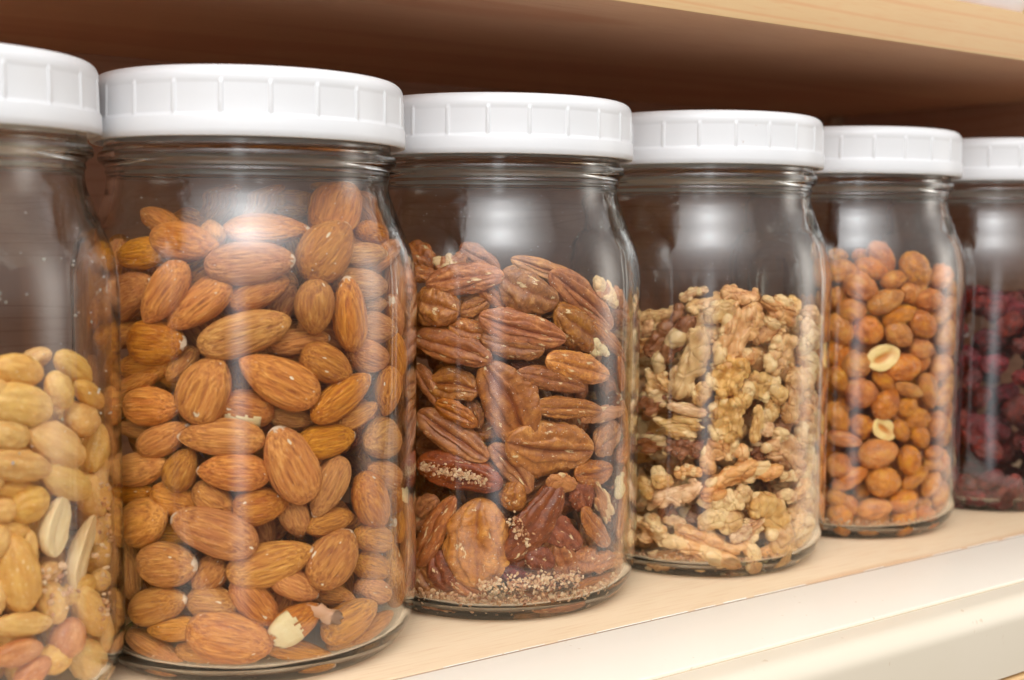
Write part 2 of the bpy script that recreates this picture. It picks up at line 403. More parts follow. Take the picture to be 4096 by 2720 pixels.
def lid_mesh():
    LR = 44.87
    pr = [(0, 161.2), (30, 161.2), (42.2, 161.0), (42.7, 159), (43.0, 146.4), (43.3, 146.08), (44.5, 146.05), (44.8, 146.3), (44.87, 148), (44.78, 151.0), (44.6, 151.5), (44.3, 151.9),
          (44.2, 152.4), (44.12, 156), (44.05, 159.4), (44.05, 159.9), (44.15, 160.3)]
    for k in range(0, 9):
        a = math.pi/2*k/8; pr.append((40.7+3.45*math.cos(a), 161.15+3.45*math.sin(a)))
    pr += [(39, 164.62), (37.5, 164.35), (36.5, 164.3), (20, 164.3), (0, 164.3)]
    def f(r, z, a):
        if 151.6 < z < 160.2 and r > 43.4:
            return r + rib(a)*(.42 if 152 < z < 160 else .2)
        return r
    return revolve('lid', pr, LA, M['lid'], f)
LID = lid_mesh()
XS = [-49.5, 39.74, 132.5, 225.6, 317.9, 412.3]
YS = [-2.9, -5.1, .9, -1.25, 5.3, 3.1]
JAR = ['peanuts', 'almonds', 'pecans', 'walnuts', 'honey', 'berries']
JL = ['glass jar of salted blanched peanuts cut off by the left edge', 'glass jar filled to the shoulder with whole brown almonds',
      'glass jar of pecan halves with crumbs at the bottom', 'glass jar two thirds full of pale walnut pieces',
      'glass jar of orange honey roasted peanuts', 'glass jar of dark red dried cranberries at the right edge']
LROT = [.10, .118, .02, .20, .31, .05]
jars = []
ico = bmesh.new(); bmesh.ops.create_icosphere(ico, subdivisions=1, radius=1)
IV = np.array([v.co[:] for v in ico.verts]); IF = [[v.index for v in f.verts] for f in ico.faces]; ico.free()
def flecks(name, pts, radii, mat, parent, jag=.25, flat=None):
    vs, fs = [], []
    for p, r in zip(pts, radii):
        b = len(vs); s = 1+rng.uniform(-jag, jag, (len(IV), 1)); q = IV*s*r
        sc3 = rng.uniform(.45, 1.2, 3) if flat is None else np.array(flat)
        A = np.linalg.qr(rng.normal(size=(3, 3)))[0]
        q = (q*sc3)@A.T
        vs += [tuple(v) for v in (q+p)*S]; fs += [[b+i for i in f] for f in IF]
    o = obj(name, mesh(name, vs, fs, mat, False), parent); o['kind'] = 'stuff'; return o
FILL = [78, 122, 103, 88, 101, 101]
for i in range(6):
    j = tag(bpy.data.objects.new('glass_jar', None), JL[i], 'jar', 'row of glass jars with white screw lids'); col.objects.link(j)
    j.location = (XS[i]*S, YS[i]*S, 0.00005); jars.append(j)
    g = obj('glass', G, j); g.rotation_euler.z = [.3, 1.1, -.25, -.55, -.2, .6][i]
    l = obj('lid', LID, j); l.rotation_euler = ((.004, -.003, .005, -.004, .003, -.002)[i], (-.003, .004, -.002, .003, .004, 0)[i], LROT[i])
    # dust and crumbs clinging to the wall of the empty part
    n = [95, 60, 420, 420, 60, 10][i]; rad = [.30, .15, .13, .12, .14, .14][i]
    a = rng.uniform(-2.9, -1.3, n) if i else rng.uniform(-2.2, -.5, n)
    z = rng.uniform(12 if i in (2, 3) else FILL[i]-12, 134, n) if i != 0 else rng.uniform(66, 130, n)
    pts = np.array([[(inn_r(zz)-.05)*math.cos(aa), (inn_r(zz)-.05)*math.sin(aa), zz] for aa, zz in zip(a, z)])
    flecks('dust', pts, rad*rng.uniform(.4, 1.5, n), M['salt'], j)

# ------------------------------------------------------------------ nut shapes, each in a unit box, pointed end +x, front +z
def sph(nu, nv, fr, mat, name):
    vs = [(-.5, 0, 0)]; fs = []
    for i in range(1, nu):
        u = (1-math.cos(math.pi*i/nu))/2
        for j in range(nv):
            a = 2*math.pi*j/nv; y, z = fr(u, a); vs.append((u-.5, y, z))
    vs.append((.5, 0, 0)); e_ = len(vs)-1
    for j in range(nv): fs.append([0, 1+(j+1) % nv, 1+j]); fs.append([e_, e_-nv+j, e_-nv+(j+1) % nv])
    for i in range(nu-2):
        for j in range(nv):
            a, b = 1+i*nv+j, 1+i*nv+(j+1) % nv; fs.append([a, b, b+nv, a+nv])
    return mesh(name, vs, fs, mat)
def N(x, y, z): return noise.noise(Vector((x, y, z)))
def almond(seed, mat, chip=False):
    r_ = random.Random(seed); p = r_.uniform(.42, .52); q = r_.uniform(.54, .70); sk = r_.uniform(-.07, .07); o = seed*9.7
    mx = (p/(p+q))**p*(q/(p+q))**q
    def f(u, a):
        w = u**p*(1-u)**q/mx*.5
        ca, sa = math.cos(a), math.sin(a)
        k = abs(ca)**2.6+abs(sa)**2.2; rr = k**-.42
        g = .020*N(math.cos(a)*5.5+o, math.sin(a)*5.5, u*1.6)+.016*N(math.cos(a)*11, math.sin(a)*11+o, u*3.2)+.03*N(ca*1.5, sa*1.5+o, u*2.5)
        s = 1+g*2.2
        return w*rr*ca*s+sk*math.sin(math.pi*u)*.4, w*rr*sa*s+(.03*N(u*3, o, 0))
    return sph(34, 46, f, mat, 'almond')
def pecan(seed, mat):
    o = seed*5.3; r_ = random.Random(seed); bend = r_.uniform(-.10, .10); end = r_.uniform(.38, .52); sd = (r_.uniform(.02, .22), r_.uniform(.02, .22)); kx = r_.uniform(-.10, .10)
    def f(u, a):
        w = (4*u*(1-u))**end*.5*(1-.16*(u-.5))
        ca, sa = math.cos(a), math.sin(a); d = math.degrees(a)
        rr = (abs(ca)**2.3+abs(sa)**2.1)**(-1/2.2)
        wob = 16*N(u*2.3, o, 1)
        ends = min(1, 4*min(u, 1-u)+.3)
        g = -.40*math.exp(-((d-90-wob)/13)**2)*ends*(.7+.6*abs(N(u*4, o, 2)))
        for c, k in ((44, sd[0]), (136, sd[1])): g -= k*math.exp(-((d-c-wob*1.5-26*N(u*2.6, c, o))/8)**2)*ends
        g -= .62*math.exp(-((d-270-wob)/15)**2)*ends
        for c in (236, 304): g -= .24*math.exp(-((d-c-wob*1.3-20*N(u*3, o, c))/8)**2)*ends
        for c in (256, 284): g += .14*math.exp(-((d-c)/7)**2)*ends*(1 if .2 < u < .85 else .2)
        ph = u*22+7.0*N(u*2.2, ca*1.4+o, sa*1.6)+2.2*abs(ca)
        rib_ = (abs(math.sin(ph))**.5-.7)*(.4+1.1*max(0, N(u*3, ca*2, o)+.35))
        g += .085*rib_*ends*(.30+.9*abs(ca)) + .20*N(u*3.5+o, ca*1.5, sa*1.5) + .07*N(u*9+o, ca*3.2, sa*3.2) - .05*max(0, .25-abs(N(u*7, ca*3+o, sa*3)))*4 + .022*N(u*20, ca*7+o, sa*7)
        s = 1+g
        return w*rr*ca*s+kx*math.sin(math.pi*u), w*rr*sa*s*(1.0 if sa > 0 else .8) + bend*math.cos((u-.5)*math.pi)
    me = sph(100, 100, f, mat, 'pecan')
    val = np.zeros(len(me.vertices), np.float32)
    for i in range(1, 100):
        u = (1-math.cos(math.pi*i/100))/2; wob = 16*N(u*2.3, o, 1)
        for j in range(100):
            d = 360*j/100; val[1+(i-1)*100+j] = max(math.exp(-((d-90-wob)/6)**2)*.8, math.exp(-((d-270-wob)/11)**2))
    at = me.attributes.new('vein', 'FLOAT', 'POINT'); at.data.foreach_set('value', val)
    return me
def peanut(seed, mat, bumpy=.05, name='peanut', flat=False, longy=False):
    o = seed*3.9; r_ = random.Random(seed); p = r_.uniform(.46, .56); q = r_.uniform(.50, .72) if not longy else r_.uniform(.5, .66)
    mx = (p/(p+q))**p*(q/(p+q))**q
    def f(u, a):
        w = u**p*(1-u)**q/mx*.5; ca, sa = math.cos(a), math.sin(a)
        g = .10*N(ca*1.3+o, sa*1.3, u*2.2)+bumpy*N(ca*4, sa*4+o, u*7)+bumpy*.5*N(ca*9, sa*9+o, u*16)
        g -= (.10 if longy else .05)*math.exp(-((math.degrees(a)-60-20*N(u*2, o, 5))/6)**2)
        s = 1+g
        y, z = w*ca*s, w*sa*s
        if flat:
            lim = .10+.05*N(u*3, y*4, o)-.17*math.exp(-(((y)/.13)**2+((u-.45)/.28)**2)); z = min(z, lim)*1.0
        return y, z
    return sph(40, 44, f, mat, name)
def berry(seed):
    o = seed*4.1
    def f(u, a):
        w = (4*u*(1-u))**.5*.5; ca, sa = math.cos(a), math.sin(a)
        g = .45*N(ca*1.2+o, sa*1.2, u*2)+.26*N(ca*3.2, sa*3.2+o, u*5)+.10*abs(N(ca*7, sa*7+o, u*10))
        return w*ca*(1+g), w*sa*(1+g)
    return sph(26, 30, f, M['berry'], 'cranberry')
def walnut(seed, kind, mat=None):
    r_ = random.Random(seed*13+5); B = []
    U = r_.uniform
    def add(x_, y_, z_, q_, bare=0): B.append((x_, y_, z_, q_*1.25, bare))
    if kind == 'arc':
        n = 6
        for i in range(n):
            a = math.radians(-75+150*i/(n-1)); R = .37
            add(R*math.sin(a)*1.15, R*math.cos(a)-.22, U(-.02, .03), U(.135, .16), r_.random() < .25)
            add(R*1.27*math.sin(a)*1.1, R*1.24*math.cos(a)-.22, U(.0, .05), U(.07, .09), r_.random() < .6)
        add(0, -.02, -.06, .13); add(-.12, -.06, -.04, .09); add(.1, -.14, .02, .08, 1)
    elif kind == 'half':
        for s in (-1, 1):
            for i in range(4):
                x_ = -.33+.22*i+U(-.045, .045)
                add(x_+U(-.02, .02), s*(.12+.04*math.sin(math.pi*i/3)), .04+U(-.02, .02), U(.095, .165), r_.random() < .15)
                add(x_+.1*s+U(-.03, .03), s*(.235+.05*math.sin(math.pi*i/3)), -.01, U(.065, .10), r_.random() < .55)
        for i in range(3): add(-.2+.2*i, 0, -.04, .11)
    elif kind == 'log':
        for i in range(5):
            x_ = -.34+.17*i; add(x_, .05*math.sin(i*1.3+seed), 0, U(.15, .18), r_.random() < .2)
            add(x_+U(-.03, .03), r_.choice((-1, 1))*U(.13, .18), U(.0, .09), U(.08, .10), r_.random() < .6)
    elif kind == 'fan':
        for i in range(5):
            a = math.radians(-76+152*i/4+U(-6, 6))
            add(.16*math.cos(a)-.12, .16*math.sin(a), .02, .11); add(.33*math.cos(a)-.12, .33*math.sin(a), .05*math.cos(i*2.2), U(.12, .15), r_.random() < .35)
            add(.45*math.cos(a)-.12, .45*math.sin(a), .03, U(.06, .08), r_.random() < .7)
        add(-.22, .02, 0, .13); add(-.32, .1, .03, .09, 1)
    else:
        for i in range(4): add(U(-.24, .24), U(-.15, .15), U(-.08, .08), U(.15, .21), r_.random() < .35)
        for i in range(2): add(U(-.3, .3), U(-.2, .2), .08, U(.08, .10), 1)
    bm = bmesh.new()
    for x_, y_, z_, q_, _ in B:
        bmesh.ops.create_icosphere(bm, subdivisions=2, radius=q_, matrix=Matrix.Translation((x_, y_, z_)))
    me = bpy.data.meshes.new('tmp'); bm.to_mesh(me); bm.free()
    o = bpy.data.objects.new('tmp', me); col.objects.link(o)
    m = o.modifiers.new('r', 'REMESH'); m.mode = 'VOXEL'; m.voxel_size = .017
    m = o.modifiers.new('s', 'SMOOTH'); m.factor = .5; m.iterations = 17
    dg = bpy.context.evaluated_depsgraph_get(); dg.update()
    me2 = bpy.data.meshes.new_from_object(o.evaluated_get(dg)); bpy.data.objects.remove(o)
    n = len(me2.vertices); co = np.empty(n*3); no = np.empty(n*3)
    me2.vertices.foreach_get('co', co); me2.vertices.foreach_get('normal', no); co = co.reshape(-1, 3); no = no.reshape(-1, 3)
    of = seed*7.3; d = np.empty(n)
    C = np.array([b_[:3] for b_ in B]); Q = np.array([b_[3] for b_ in B]); F = np.array([b_[4] for b_ in B], float)
    bare = np.empty(n); vein = np.empty(n)
    for k in range(n):
        p = co[k]; c1 = N(p[0]*3.6, p[1]*3.6+of, p[2]*3.6)
        w_ = .12*N(p[0]*5, p[1]*5+of, p[2]*5); vd = noise.voronoi(Vector((p[0]*2.5+of+w_, p[1]*2.9+w_, p[2]*2.5)))[0]; cr = math.exp(-((vd[1]-vd[0])/.07)**2)
        vein[k] = max(cr*.55, math.exp(-(c1/.022)**2))
        d[k] = .05*N(p[0]*3.6+of, p[1]*3.6, p[2]*3.6)-.032*cr-.028*math.exp(-(c1/.03)**2)+.014*N(p[0]*9, p[1]*9, p[2]*9+of)+.005*N(p[0]*24, p[1]*24, p[2]*24+of)
        e_ = np.linalg.norm(C-p, axis=1)/Q; j = int(np.argmin(e_)); bare[k] = F[j]*min(1.0, max(0.0, (e_[j]-.55)*2.5))*(1 if p[2] > -.08 else .4)
    co = co+no*d[:, None]
    lo, hi = co.min(0), co.max(0); co = (co-(lo+hi)/2)/(hi-lo)
    me2.vertices.foreach_set('co', co.ravel()); me2.update(); me2.name = 'walnut'
    at = me2.attributes.new('bare', 'FLOAT', 'POINT'); at.data.foreach_set('value', bare.astype(np.float32))
    at = me2.attributes.new('vein', 'FLOAT', 'POINT'); at.data.foreach_set('value', vein.astype(np.float32))
    me2.polygons.foreach_set('use_smooth', [True]*len(me2.polygons)); me2.materials.clear(); me2.materials.append(mat or M['walnut'])
    return me2
ALM = [almond(k, M['almond']) for k in range(7)]
PEC = [pecan(k, M['pecan']) for k in range(7)]
WAL = {k: [walnut(s*5+i, k) for s in range(3)] for i, k in enumerate(('arc', 'half', 'log', 'fan', 'chunk'))}
CHIP = [walnut(60+k, 'chunk', M['flesh']) for k in range(2)]
HON = [peanut(k, M['honey'], .15) for k in range(7)]
HSP = [peanut(20+k, M['split'], .02, flat=True) for k in range(2)]
PNT = [peanut(30+k, M['peanut'], .11, longy=True) for k in range(5)]
PSP = [peanut(40+k, M['pale'], .07, flat=True, longy=True) for k in range(2)]
RED = [peanut(50+k, M['redskin'], .02, longy=True) for k in range(2)]
BER = [berry(k) for k in range(6)]

# ------------------------------------------------------------------ laying the front layer where the photograph shows it
# rows: centre x, centre y, length, width, angle of the pointed end, depth behind the glass (mm), sort
T = {}
T['almonds'] = [((400, 700, .5506), """450 345 300 150 150 6;615 495 510 270 -8 2;300 590 310 190 190 4;140 630 260 170 80 5;640 325 230 140 170 25;880 225 330 150 35 38;1190 220 330 130 35 32
1210 400 640 250 0 11;820 430 190 150 100 9;1400 240 300 130 0 34;1620 120 160 110 0 28;1705 250 400 310 65 9;1640 555 510 380 52 1;1090 645 640 280 4 1;1960 290 300 160 -40 13;2000 430 330 180 -15 7
1900 600 300 150 5 11;2040 600 330 150 35 11;2150 800 620 200 92 1;480 860 520 270 235 1;200 880 400 260 30 5;720 940 560 260 218 3;1160 855 460 210 22 4;1555 960 400 280 268 2
1800 1010 540 250 95 2;1900 790 380 180 -5 7;1330 920 250 180 60 14;1960 930 200 120 0 13;1990 1100 260 200 -10 8;2130 1290 380 190 100 3;1050 1150 680 290 17 1;1440 1210 470 180 8 7
420 1210 440 320 -3 3;170 1140 300 170 15 8;330 1380 400 190 188 7;600 1370 260 150 230 8;780 740 300 160 30 12;1650 1380 410 260 -28 2;1950 1310 300 200 -15 7"""),
((400, 1400, .5506), """775 285 520 370 68 1;1300 215 620 320 153 0;2075 295 370 220 262 3;1755 340 540 240 38 1;270 250 350 130 30 6;520 200 250 130 160 12;380 405 430 270 0 3;1045 425 360 230 170 4 w
1020 210 220 150 100 14;1380 480 320 140 -8 7;1620 260 200 120 0 14;1860 470 300 130 30 6;270 575 260 110 170 8;470 635 360 190 25 4;880 640 620 260 178 1;1385 830 590 350 115 0
1640 655 450 240 12 3 c;2040 650 370 290 200 2;310 860 340 210 10 4;600 860 330 240 60 3;970 890 520 270 177 1;1650 990 480 240 245 3;2060 900 380 190 155 3;1965 1095 410 340 300 1
260 1040 260 130 10 7;565 1080 330 210 -15 6;840 1080 300 190 -35 5;1170 1130 400 260 10 3;330 1240 360 330 20 2;1410 1215 250 180 -70 6;1665 1240 310 160 15 5;830 1325 640 310 160 0
1240 1540 640 300 17 2;560 1330 300 180 0 12;2000 1370 380 200 -12 3;2190 1240 330 140 95 3"""),
((400, 1857, .5506), """1685 680 480 330 57 0;495 725 440 310 0 1;240 750 380 140 95 5;800 800 260 190 230 5;1970 735 260 170 -20 6;2185 830 420 160 92 1;1990 915 270 150 -15 6;1410 880 380 200 -25 3
430 1025 450 250 15 2;830 1000 320 190 -5 4;1130 1000 380 210 -48 4;1700 950 240 120 -10 9;1410 1150 440 240 35 1 f;1815 1125 470 260 32 1;540 1185 400 170 183 3;940 1260 620 340 -12 0
400 1340 480 170 -30 4;1440 1370 520 160 -12 3;800 1420 500 170 -10 4;1980 1180 420 130 38 3;1780 1290 250 100 15 5""")]
T['pecans'] = [((1620, 950, .39814), """600 430 760 280 6 2;1240 520 620 400 -25 2;850 570 340 140 -45 5;200 200 300 220 -40 13;460 250 280 150 10 12 b;750 230 380 170 -30 17;1450 350 800 180 -18 12 l
1780 640 860 300 -42 3 i;2030 560 310 230 -30 4 b;1760 900 620 380 -35 2;2050 1050 560 150 -50 3;1185 910 860 310 -16 0 i;1080 1070 620 240 -12 2;330 690 450 380 -15 1 b;700 690 280 150 25 5 b
690 820 210 110 -10 8 c;640 920 320 190 -15 4;480 1110 780 300 -17 1;1740 1310 680 280 -15 1 l;1470 1440 700 220 -14 2;1910 1130 240 190 -50 3 c;2150 750 260 250 -20 5;2140 1350 380 130 95 3 b
1550 1120 260 120 0 7;1220 1300 300 100 -15 8 d;180 360 260 130 -10 8"""),
((1620, 1400, .39814), """1015 520 870 520 118 0 i;490 380 500 330 -8 3 i;240 350 420 160 -60 5;520 640 460 200 -28 3;1640 590 700 200 -3 1;1980 650 480 180 12 3 c;480 860 820 320 -35 2 i
1470 970 870 520 -6 0 l;2020 880 380 290 45 2;540 1240 850 330 -14 1 d;1060 1190 500 230 -50 4 i;1890 1220 420 260 10 3 i;1560 1330 300 200 -10 3 c;2140 1370 270 140 75 2 c
600 1120 500 200 -15 6 i;700 640 250 160 -70 7;2180 1010 220 180 60 4;1100 1460 250 220 80 4;2190 700 400 120 -80 3 b;800 820 300 200 0 10"""),
((1620, 1876, .39814), """1270 520 920 350 54 2 d;755 740 880 560 88 0 l;320 620 780 260 62 2;400 1000 430 300 110 3 d;240 1120 400 240 -60 4;230 370 230 180 40 4;180 560 200 140 0 6 c;1960 330 440 190 -70 2 c
1750 270 260 220 -70 4 d;1640 260 200 180 0 8 d;1900 580 480 200 -55 2;1560 600 540 290 -40 3 d;1350 900 300 230 -20 2 d;1120 880 300 200 15 4 d;1570 880 400 260 110 3;1800 900 260 240 0 3 b
1980 930 300 180 20 3;1090 1060 310 180 -15 3 k;2160 330 700 150 85 3 b;2110 880 200 160 0 3 b;1250 1070 360 110 10 6;650 1200 400 170 -30 3;1450 1300 700 140 -3 3;1390 720 230 190 60 6 c
800 60 500 200 -10 9;330 1250 420 160 -10 4;1950 1150 500 140 15 4""")]
T['walnuts'] = [((2500, 1100, .35588), """480 700 740 400 52 1 half d;740 990 830 340 70 0 log;1080 420 400 280 20 3 chunk;1200 700 800 360 68 1 half;1700 420 480 390 -40 2 fan;1280 230 380 220 -10 9 log
770 200 300 140 25 16 log;900 330 400 200 20 12 log;2100 580 500 300 95 2 log;2040 700 400 290 80 0 chunk p;1700 890 540 340 65 1 half;1380 900 230 190 -20 3 chunk;370 1200 370 310 -40 2 fan
1120 1130 540 430 55 0 half;1500 1280 580 400 10 1 arc y;1850 1370 560 270 87 1 log;2080 1000 400 260 -50 2 chunk;300 1430 370 310 20 2 fan d;380 450 420 150 10 6 log;1430 520 420 230 80 2 log
1560 650 320 220 30 6 chunk;1880 370 260 150 80 10 chunk;860 1330 270 210 70 1 chunk;2100 1430 300 260 100 2 fan;500 1350 220 160 0 5 chunk d;240 620 220 160 30 5 chunk;950 650 300 250 0 6 chunk"""),
((2500, 1560, .35588), """700 220 430 150 -12 2 chunk p;600 400 560 290 -8 1 fan;1120 340 560 390 80 0 half;1080 680 540 390 20 1 arc;1470 380 420 150 82 2 log;1610 250 300 230 60 5 chunk p;1560 440 190 150 0 5 chunk p
1790 660 540 420 -45 1 half;2000 480 310 290 30 1 arc p;650 650 430 270 -10 2 half d;300 600 420 220 0 4 fan d;710 910 300 160 5 2 log;400 980 280 220 -60 1 chunk;250 1100 270 190 -60 2 chunk
590 1170 560 240 17 1 log p;1300 970 920 330 20 0 arc;1200 1230 450 260 22 1 log;1060 1450 470 310 5 1 chunk;920 1260 210 160 0 3 chunk p;1850 960 290 130 10 2 log p;1960 1100 260 190 60 2 chunk
2130 790 320 170 -70 2 log p;2150 320 420 180 95 3 half;2120 1080 420 220 -80 3 half;1800 1180 220 170 0 3 chunk;480 1350 320 220 70 6 half d;1500 700 300 250 0 7 fan d;1720 400 260 200 30 8 chunk d"""),
((2500, 1800, .35588), """1640 790 830 460 -62 0 arc;1370 900 440 270 40 2 fan;900 1060 870 350 -20 0 half;300 880 440 350 -30 1 fan;1410 1180 390 210 -72 1 chunk;450 1190 420 190 5 3 half;560 800 230 130 -10 6 chunk p
1930 680 430 320 60 2 half;2100 600 400 220 90 3 log;1980 900 430 190 30 2 log p;1880 1080 280 180 20 4 half;850 1230 500 120 -5 4 half;1290 930 270 190 40 2 chunk p;270 560 220 200 0 6 chunk
2050 1000 260 170 40 3 chunk;740 720 260 220 0 9 chunk d;1650 1130 300 120 10 4 log;1200 760 260 200 50 7 chunk""")]
T['honey'] = [((3260, 950, .27107), """980 310 430 260 -55 7;1470 480 540 400 -55 1;1860 580 380 340 20 3;400 500 430 310 0 3;670 290 220 170 0 14;800 260 220 130 0 16;830 470 400 230 -20 6;670 730 510 380 -20 0
1160 620 330 210 15 4;1380 820 310 280 -60 4;1040 940 540 310 25 1;1690 920 440 320 -10 1;320 870 300 210 80 3;540 1070 420 320 -5 1;1240 1150 500 280 25 2;1570 1290 440 340 -45 1;380 1350 480 330 -60 1
790 1370 440 390 -30 1;1230 1430 430 310 -40 1;2050 750 300 170 80 3;1980 1000 400 240 40 3;1830 1150 320 220 20 4;2100 1180 320 140 90 4;1900 1400 430 310 70 1;1560 720 220 120 60 5;330 290 260 200 0 12;560 620 240 200 0 8"""),
((3260, 1350, .27107), """1000 290 490 350 25 0 s;620 400 440 390 10 1;1290 440 500 380 10 1;1560 170 340 290 0 3;1580 370 240 150 60 5;340 610 390 280 -60 2;690 810 450 400 0 0;1020 650 370 200 -45 4
1380 770 440 200 -22 2;1640 790 530 300 -75 2;1040 980 480 340 55 1;1340 1010 340 300 40 3;330 1180 490 310 -60 1;690 1290 340 290 -10 2;1010 1350 370 290 -45 1 s;1500 1200 350 320 0 2;1250 1370 340 240 -60 2
430 1000 260 200 0 7;1850 430 360 330 30 2;1890 820 420 240 60 2;1770 1270 400 290 75 1;2030 1080 360 220 80 3;440 1500 490 220 -15 1;1530 1470 340 260 -60 2;2050 650 310 170 80 4;1950 100 360 270 80 2;650 1420 260 180 0 6
350 230 380 300 -70 4;1700 620 200 160 0 7;1180 1180 240 180 0 8"""),
((3260, 1750, .27107), """930 230 570 390 15 0;1370 340 440 320 -80 1;360 430 410 340 -40 1;520 600 560 250 30 2;1010 650 490 410 -5 0;1460 590 470 210 40 3;1690 670 410 270 55 3;1830 830 410 270 60 2
330 880 310 260 -20 3;530 1000 280 180 -60 4;880 1050 510 290 8 1;1300 920 430 310 20 1;380 1210 430 330 -70 1;830 1280 510 260 10 2;1290 1200 390 340 50 2;1620 1130 350 240 -15 3;1950 450 410 240 -75 2;1740 380 310 180 0 5
700 800 240 210 0 9;1550 960 230 200 0 9;1750 220 340 190 5 3;1900 1000 350 160 55 3;620 300 240 200 0 8""")]
T['peanuts'] = [((0, 1350, .8741), """80 150 230 140 -10 3;330 140 220 120 -40 4;260 240 180 120 -65 1;90 310 300 190 -12 0;400 260 200 100 -40 2;370 370 180 150 0 2;40 445 180 140 -15 1;255 490 300 180 -32 0;430 500 230 130 80 2
80 585 310 140 -8 0;300 660 260 140 -25 1;420 720 210 170 -70 2;60 690 200 90 0 5;130 760 190 160 30 2;10 790 130 110 0 3;255 860 280 170 80 0 s;375 980 350 140 75 1 s;80 1080 350 180 98 0;130 980 200 70 90 4
220 1070 110 90 20 4;230 1210 200 140 -70 2;400 1250 260 140 -60 1;100 1310 270 110 5 1;300 1370 190 160 70 1 r;80 1440 220 120 15 0 r;140 1530 200 120 40 1 r;240 1470 160 130 0 3;410 1480 210 180 -50 1
450 870 170 100 60 3;450 1110 110 100 0 2;480 1350 210 100 80 3;50 880 160 90 0 5;350 1150 190 110 30 4;440 640 150 90 90 4;160 90 150 90 20 14;280 590 150 90 0 7;150 640 140 90 0 7;-40 940 200 150 60 2;-60 260 200 150 20 2;-80 640 200 150 0 2;-70 1200 240 160 60 2""")]

NAMES = {'almonds': 'almond', 'pecans': 'pecan', 'walnuts': 'walnut', 'honey': 'honey_peanut', 'peanuts': 'peanut', 'berries': 'dried_cranberry'}
CATS = {'almonds': 'almond', 'pecans': 'pecan', 'walnuts': 'walnut', 'honey': 'peanut', 'peanuts': 'peanut', 'berries': 'cranberry'}
GROUPS = {'almonds': 'almonds in the second jar', 'pecans': 'pecans in the third jar', 'walnuts': 'walnut pieces in the fourth jar',
          'honey': 'honey roasted peanuts in the fifth jar', 'peanuts': 'salted peanuts in the leftmost jar', 'berries': 'dried cranberries in the rightmost jar'}
WHERE = {'almonds': 'almond jar', 'pecans': 'pecan jar', 'walnuts': 'walnut jar', 'honey': 'honey peanut jar', 'peanuts': 'leftmost jar', 'berries': 'cranberry jar'}
def ray(u, v):
    d = (u-2048)/FPX*RT-(v-1360)/FPX*UP+fw; return d/np.linalg.norm(d)
placed = {k: [] for k in JAR}       # (centre, mean radius)
used_labels = {}
def frame(long, nrm, roll=0.0):
    x_ = long/np.linalg.norm(long); z_ = nrm-x_*(nrm@x_); z_ /= np.linalg.norm(z_); y_ = np.cross(z_, x_)
    c, s = math.cos(roll), math.sin(roll); y2 = c*y_+s*z_; z2 = -s*y_+c*z_
    return np.stack([x_, y2, z2], 1)
def put(name, me, P, R, dims, color=(1, 1, 1, 1)):
    o = bpy.data.objects.new(name, me); col.objects.link(o)
    m = Matrix.Identity(4)
    for a in range(3):
        for b in range(3): m[a][b] = R[a, b]*dims[b]*S
        m[a][3] = P[a]*S
    o.matrix_world = m; o.color = color
    return o
DIRN = ['right', 'upper right', 'up', 'upper left', 'left', 'lower left', 'down', 'lower right']
CLK = lambda a: DIRN[int(((a+22.5) % 360)//45)]
adj = {'almonds': ('brown almond', 'narrow brown almond', 'broad brown almond'), 'pecans': ('pecan half', 'narrow pecan piece', 'broad pecan half'),
       'walnuts': ('walnut piece', 'narrow walnut piece', 'broad walnut piece'), 'honey': ('honey peanut', 'narrow honey peanut', 'round honey peanut'),
       'peanuts': ('blanched peanut', 'narrow blanched peanut', 'plump blanched peanut'), 'berries': ('cranberry', 'cranberry', 'cranberry')}
SPECIAL = {('almonds', 'w'): 'almond with a large white scuffed patch on its upper side', ('almonds', 'c'): 'hollow almond skin with pale chipped rim right of the centre',
           ('almonds', 'f'): 'chipped almond showing white flesh near the jar bottom', ('pecans', 'k'): 'dark shrivelled fruit piece among pecan crumbs at the jar bottom'}
fl_part = []
